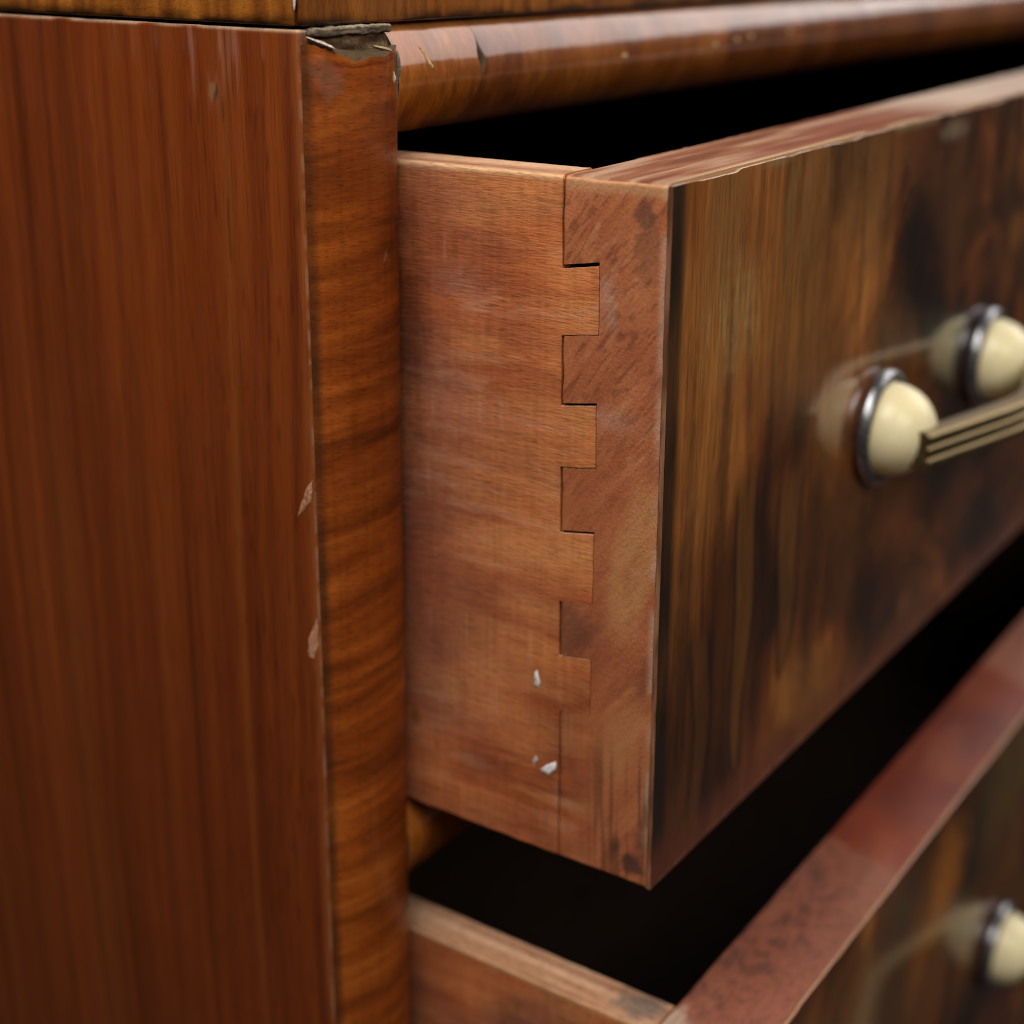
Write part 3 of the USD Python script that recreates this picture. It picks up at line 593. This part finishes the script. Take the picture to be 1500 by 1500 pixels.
    c = np.where((d[:, 2] > .5)[:, None], edge_tone(p0[:, 0], p0[:, 1] + (0 if upper else y0), seed, not upper), c)
    c = np.where(((d[:, 1] > .5) & (p0[:, 0] > TS))[:, None], inn(p0, 1.3), c)
    c = np.where((d[:, 2] < -.5)[:, None], np.array((.11, .04, .02)) * np.ones((len(c), 1)), c)
    FB = put(D, 'front_board', v + (0, y0, z0), f, n, 'end_grain' if upper else 'red_stain', c)
    # face veneer
    X = grid1((0, .245, .0006 if upper else .0010), (.25, W - .003, .01), .0002, .0005, .0009); Z = grid1((-H, 0, .0008 if upper else .0012), -.0002, -.0005, -.0009, -H + .0003, -H + .0008)
    Y = np.array([0, .0002, .0005, .0010])
    v, f, n, p0, d = solid(X, Y, Z, radius=.00022, lo=(0, 0, -H), hi=(W - .003, .01, 0), warp=lambda p: np.stack([0 * p[:, 0], 0 * p[:, 0], -.0005 * smooth(fbm(p * np.array([60, 0, 0]), 3, 331), .45, .7) * smooth(p[:, 2], -.002, 0)], 1))
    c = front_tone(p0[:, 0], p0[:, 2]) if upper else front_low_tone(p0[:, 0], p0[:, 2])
    c = np.where((d[:, 0] < -.5)[:, None], ramp(fbm(p0 * np.array([300, 300, 60]), 3, 321), (.35, (.12, .050, .025)), (.6, (.26, .12, .065))), c)
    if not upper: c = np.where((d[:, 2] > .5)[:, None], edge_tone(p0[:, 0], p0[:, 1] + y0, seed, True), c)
    else: c = np.where((d[:, 2] > .5)[:, None], mixc(c, (.40, .30, .20), .5 + 0 * c[:, 0]), c)
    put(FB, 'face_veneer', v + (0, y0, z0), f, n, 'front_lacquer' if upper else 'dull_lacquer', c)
    # far side, back and bottom close the box
    for name, a, b in (('side_board', (W - .003 - TS, TF + .0004, -H), (W - .003, LEN, 0)), ('back_board', (TS + .0003, LEN - .013, -H + .001), (W - .0033 - TS, LEN, -.004)), ('bottom_board', (TS + .0003, TF + .0004, -H + .006), (W - .0033 - TS, LEN - .0135, -H + .012))):
        v, f, n, p0, d = solid(np.linspace(a[0], b[0], 14), np.linspace(a[1], b[1], 12), np.linspace(a[2], b[2], 7), radius=.0008)
        put(D, name, v + (0, y0, z0), f, n, 'inner_wood', inn(p0, 1.3))
    # handle: two ivory balls in dark metal cups, a fluted brass bow between them
    zk = z0 - (.0745 if upper else .0850)
    kx = (.1108, .1920)
    t = np.linspace(-.12, math.pi / 2, 30)
    ball = [(.0119 * math.cos(a), .0034 + .0119 * math.sin(a) * 1.0) for a in t]; ball[-1] = (1e-6, ball[-1][1])
    th = np.linspace(0, 2 * math.pi, 25)
    ring = [(.0132 + .0019 * math.cos(a), .0017 + .0019 * math.sin(a)) for a in th[::-1]]
    for x in kx:
        P = lathe(ball, 56); sgn = 1 if (P[2] * (P[0] + (0, .0034, 0))).sum(1).mean() > 0 else -1
        K = put(D, 'knob', P[0] + (x, y0, zk), P[1] if sgn > 0 else P[1][:, ::-1], P[2] * sgn, 'ivory_plastic')
        Q = lathe(ring, 64); rad = np.hypot(Q[0][:, 0], Q[0][:, 2]) - .0132
        out = np.stack([Q[0][:, 0] * np.sign(rad), Q[0][:, 1] * 0, Q[0][:, 2] * np.sign(rad)], 1)
        sgn = 1 if (Q[2] * out).sum() > 0 else -1
        cupb = lathe([(.0129, .0012), (.0006, .0008)], 48); sg2 = 1 if cupb[2][:, 1].mean() < 0 else -1
        vv, ff, nn = join((Q[0], Q[1] if sgn > 0 else Q[1][:, ::-1], Q[2] * sgn), (cupb[0], cupb[1] if sg2 > 0 else cupb[1][:, ::-1], cupb[2] * sg2))
        put(K, 'metal_cup', vv + (x, y0, zk), ff, nn, 'dark_metal')
    # bow: section in (out, up): flat top and bottom, three ridges in front
    hh = .0048
    front = [(0.0, hh)]
    prof = [(-.0042, hh * .95), (-.0030, hh), (-.0005, hh)]
    for k in range(3):
        zc_ = hh * (1 - (2 * k + 1) / 3)
        for q in np.linspace(1, -1, 7): prof.append((.0004 + .0010 * math.sqrt(max(1 - q * q, 0)), zc_ + q * hh / 3 * .94))
    prof += [(-.0005, -hh), (-.0030, -hh), (-.0042, -hh * .95)]
    prof = np.array(prof + [prof[0]])
    tt = np.linspace(0, 1, 60); xa, xb = kx[0] - .0065, kx[1] + .0095
    px = lerp(xa, xb, tt); out = .0268 - .0115 * (np.sqrt((2 * tt - 1) ** 2 + .02) - .1414) / .8686
    tx, ty = np.gradient(px), np.gradient(-out); L = np.hypot(tx, ty); nxx, nyy = ty / L, -tx / L      # points out of the front
    P = np.stack([px[:, None] + nxx[:, None] * prof[None, :, 0], -out[:, None] + nyy[:, None] * prof[None, :, 0], (zk - .0022 + 0 * px)[:, None] + prof[None, :, 1]], -1)
    i = np.arange(P.shape[0] * P.shape[1]).reshape(P.shape[:2])
    v, f, n = sheet(P)
    cen = np.stack([px - nxx * .002, -out - nyy * .002, 0 * px + zk - .0022], -1)[:, None]
    if (n * (P - cen).reshape(-1, 3)).sum() < 0: v, f, n = sheet(P, True)
    e0, e1 = flat(P[0, :-1], (-1, 0, 0)), flat(P[-1, :-1], (1, 0, 0))
    v, f, n = join((v, f, n), e0, e1)
    put(D, 'handle_bar', v + (0, y0, 0), f, n, 'old_brass')
    return D, SB
T_UP = [(-.0171, -.0302, .0154, .0008, .0002), (-.0446, -.0574, .0156, .0006, .00025), (-.0717, -.0870, .0157, .0006, .00012), (-.0998, -.1130, .0159, .00022, .00005)]
D1, SB1 = drawer('upper drawer pulled open, pale dovetailed side beside the upright moulding, knobs fully in view', 0.0, 0.0, .150, T_UP, True)
dm = lambda q, h: np.array([-h, q[0], q[1]])
chip(SB1, 'paint_fleck', dm, [(.0294, -.1050), (.0286, -.1080), (.0290, -.1097), (.0299, -.1090), (.0300, -.1065)], .00015, 'white_paint', (.72, .70, .68), 21)
chip(SB1, 'paint_fleck', dm, [(.0245, -.1262), (.0243, -.1280), (.0262, -.1304), (.0284, -.1296), (.0262, -.1276)], .00018, 'white_paint', (.80, .79, .78), 22)
chip(SB1, 'paint_fleck', dm, [(.0295, -.1262), (.0290, -.1272), (.0302, -.1296), (.0306, -.1280)], .00010, 'white_paint', (.50, .40, .36), 23)
T_LO = [(-.0200, -.0350, .0156, .0006, .0002), (-.0520, -.0680, .0156, .0006, .0002), (-.0850, -.1010, .0156, .0006, .0002), (-.1180, -.1350, .0156, .0006, .0002)]
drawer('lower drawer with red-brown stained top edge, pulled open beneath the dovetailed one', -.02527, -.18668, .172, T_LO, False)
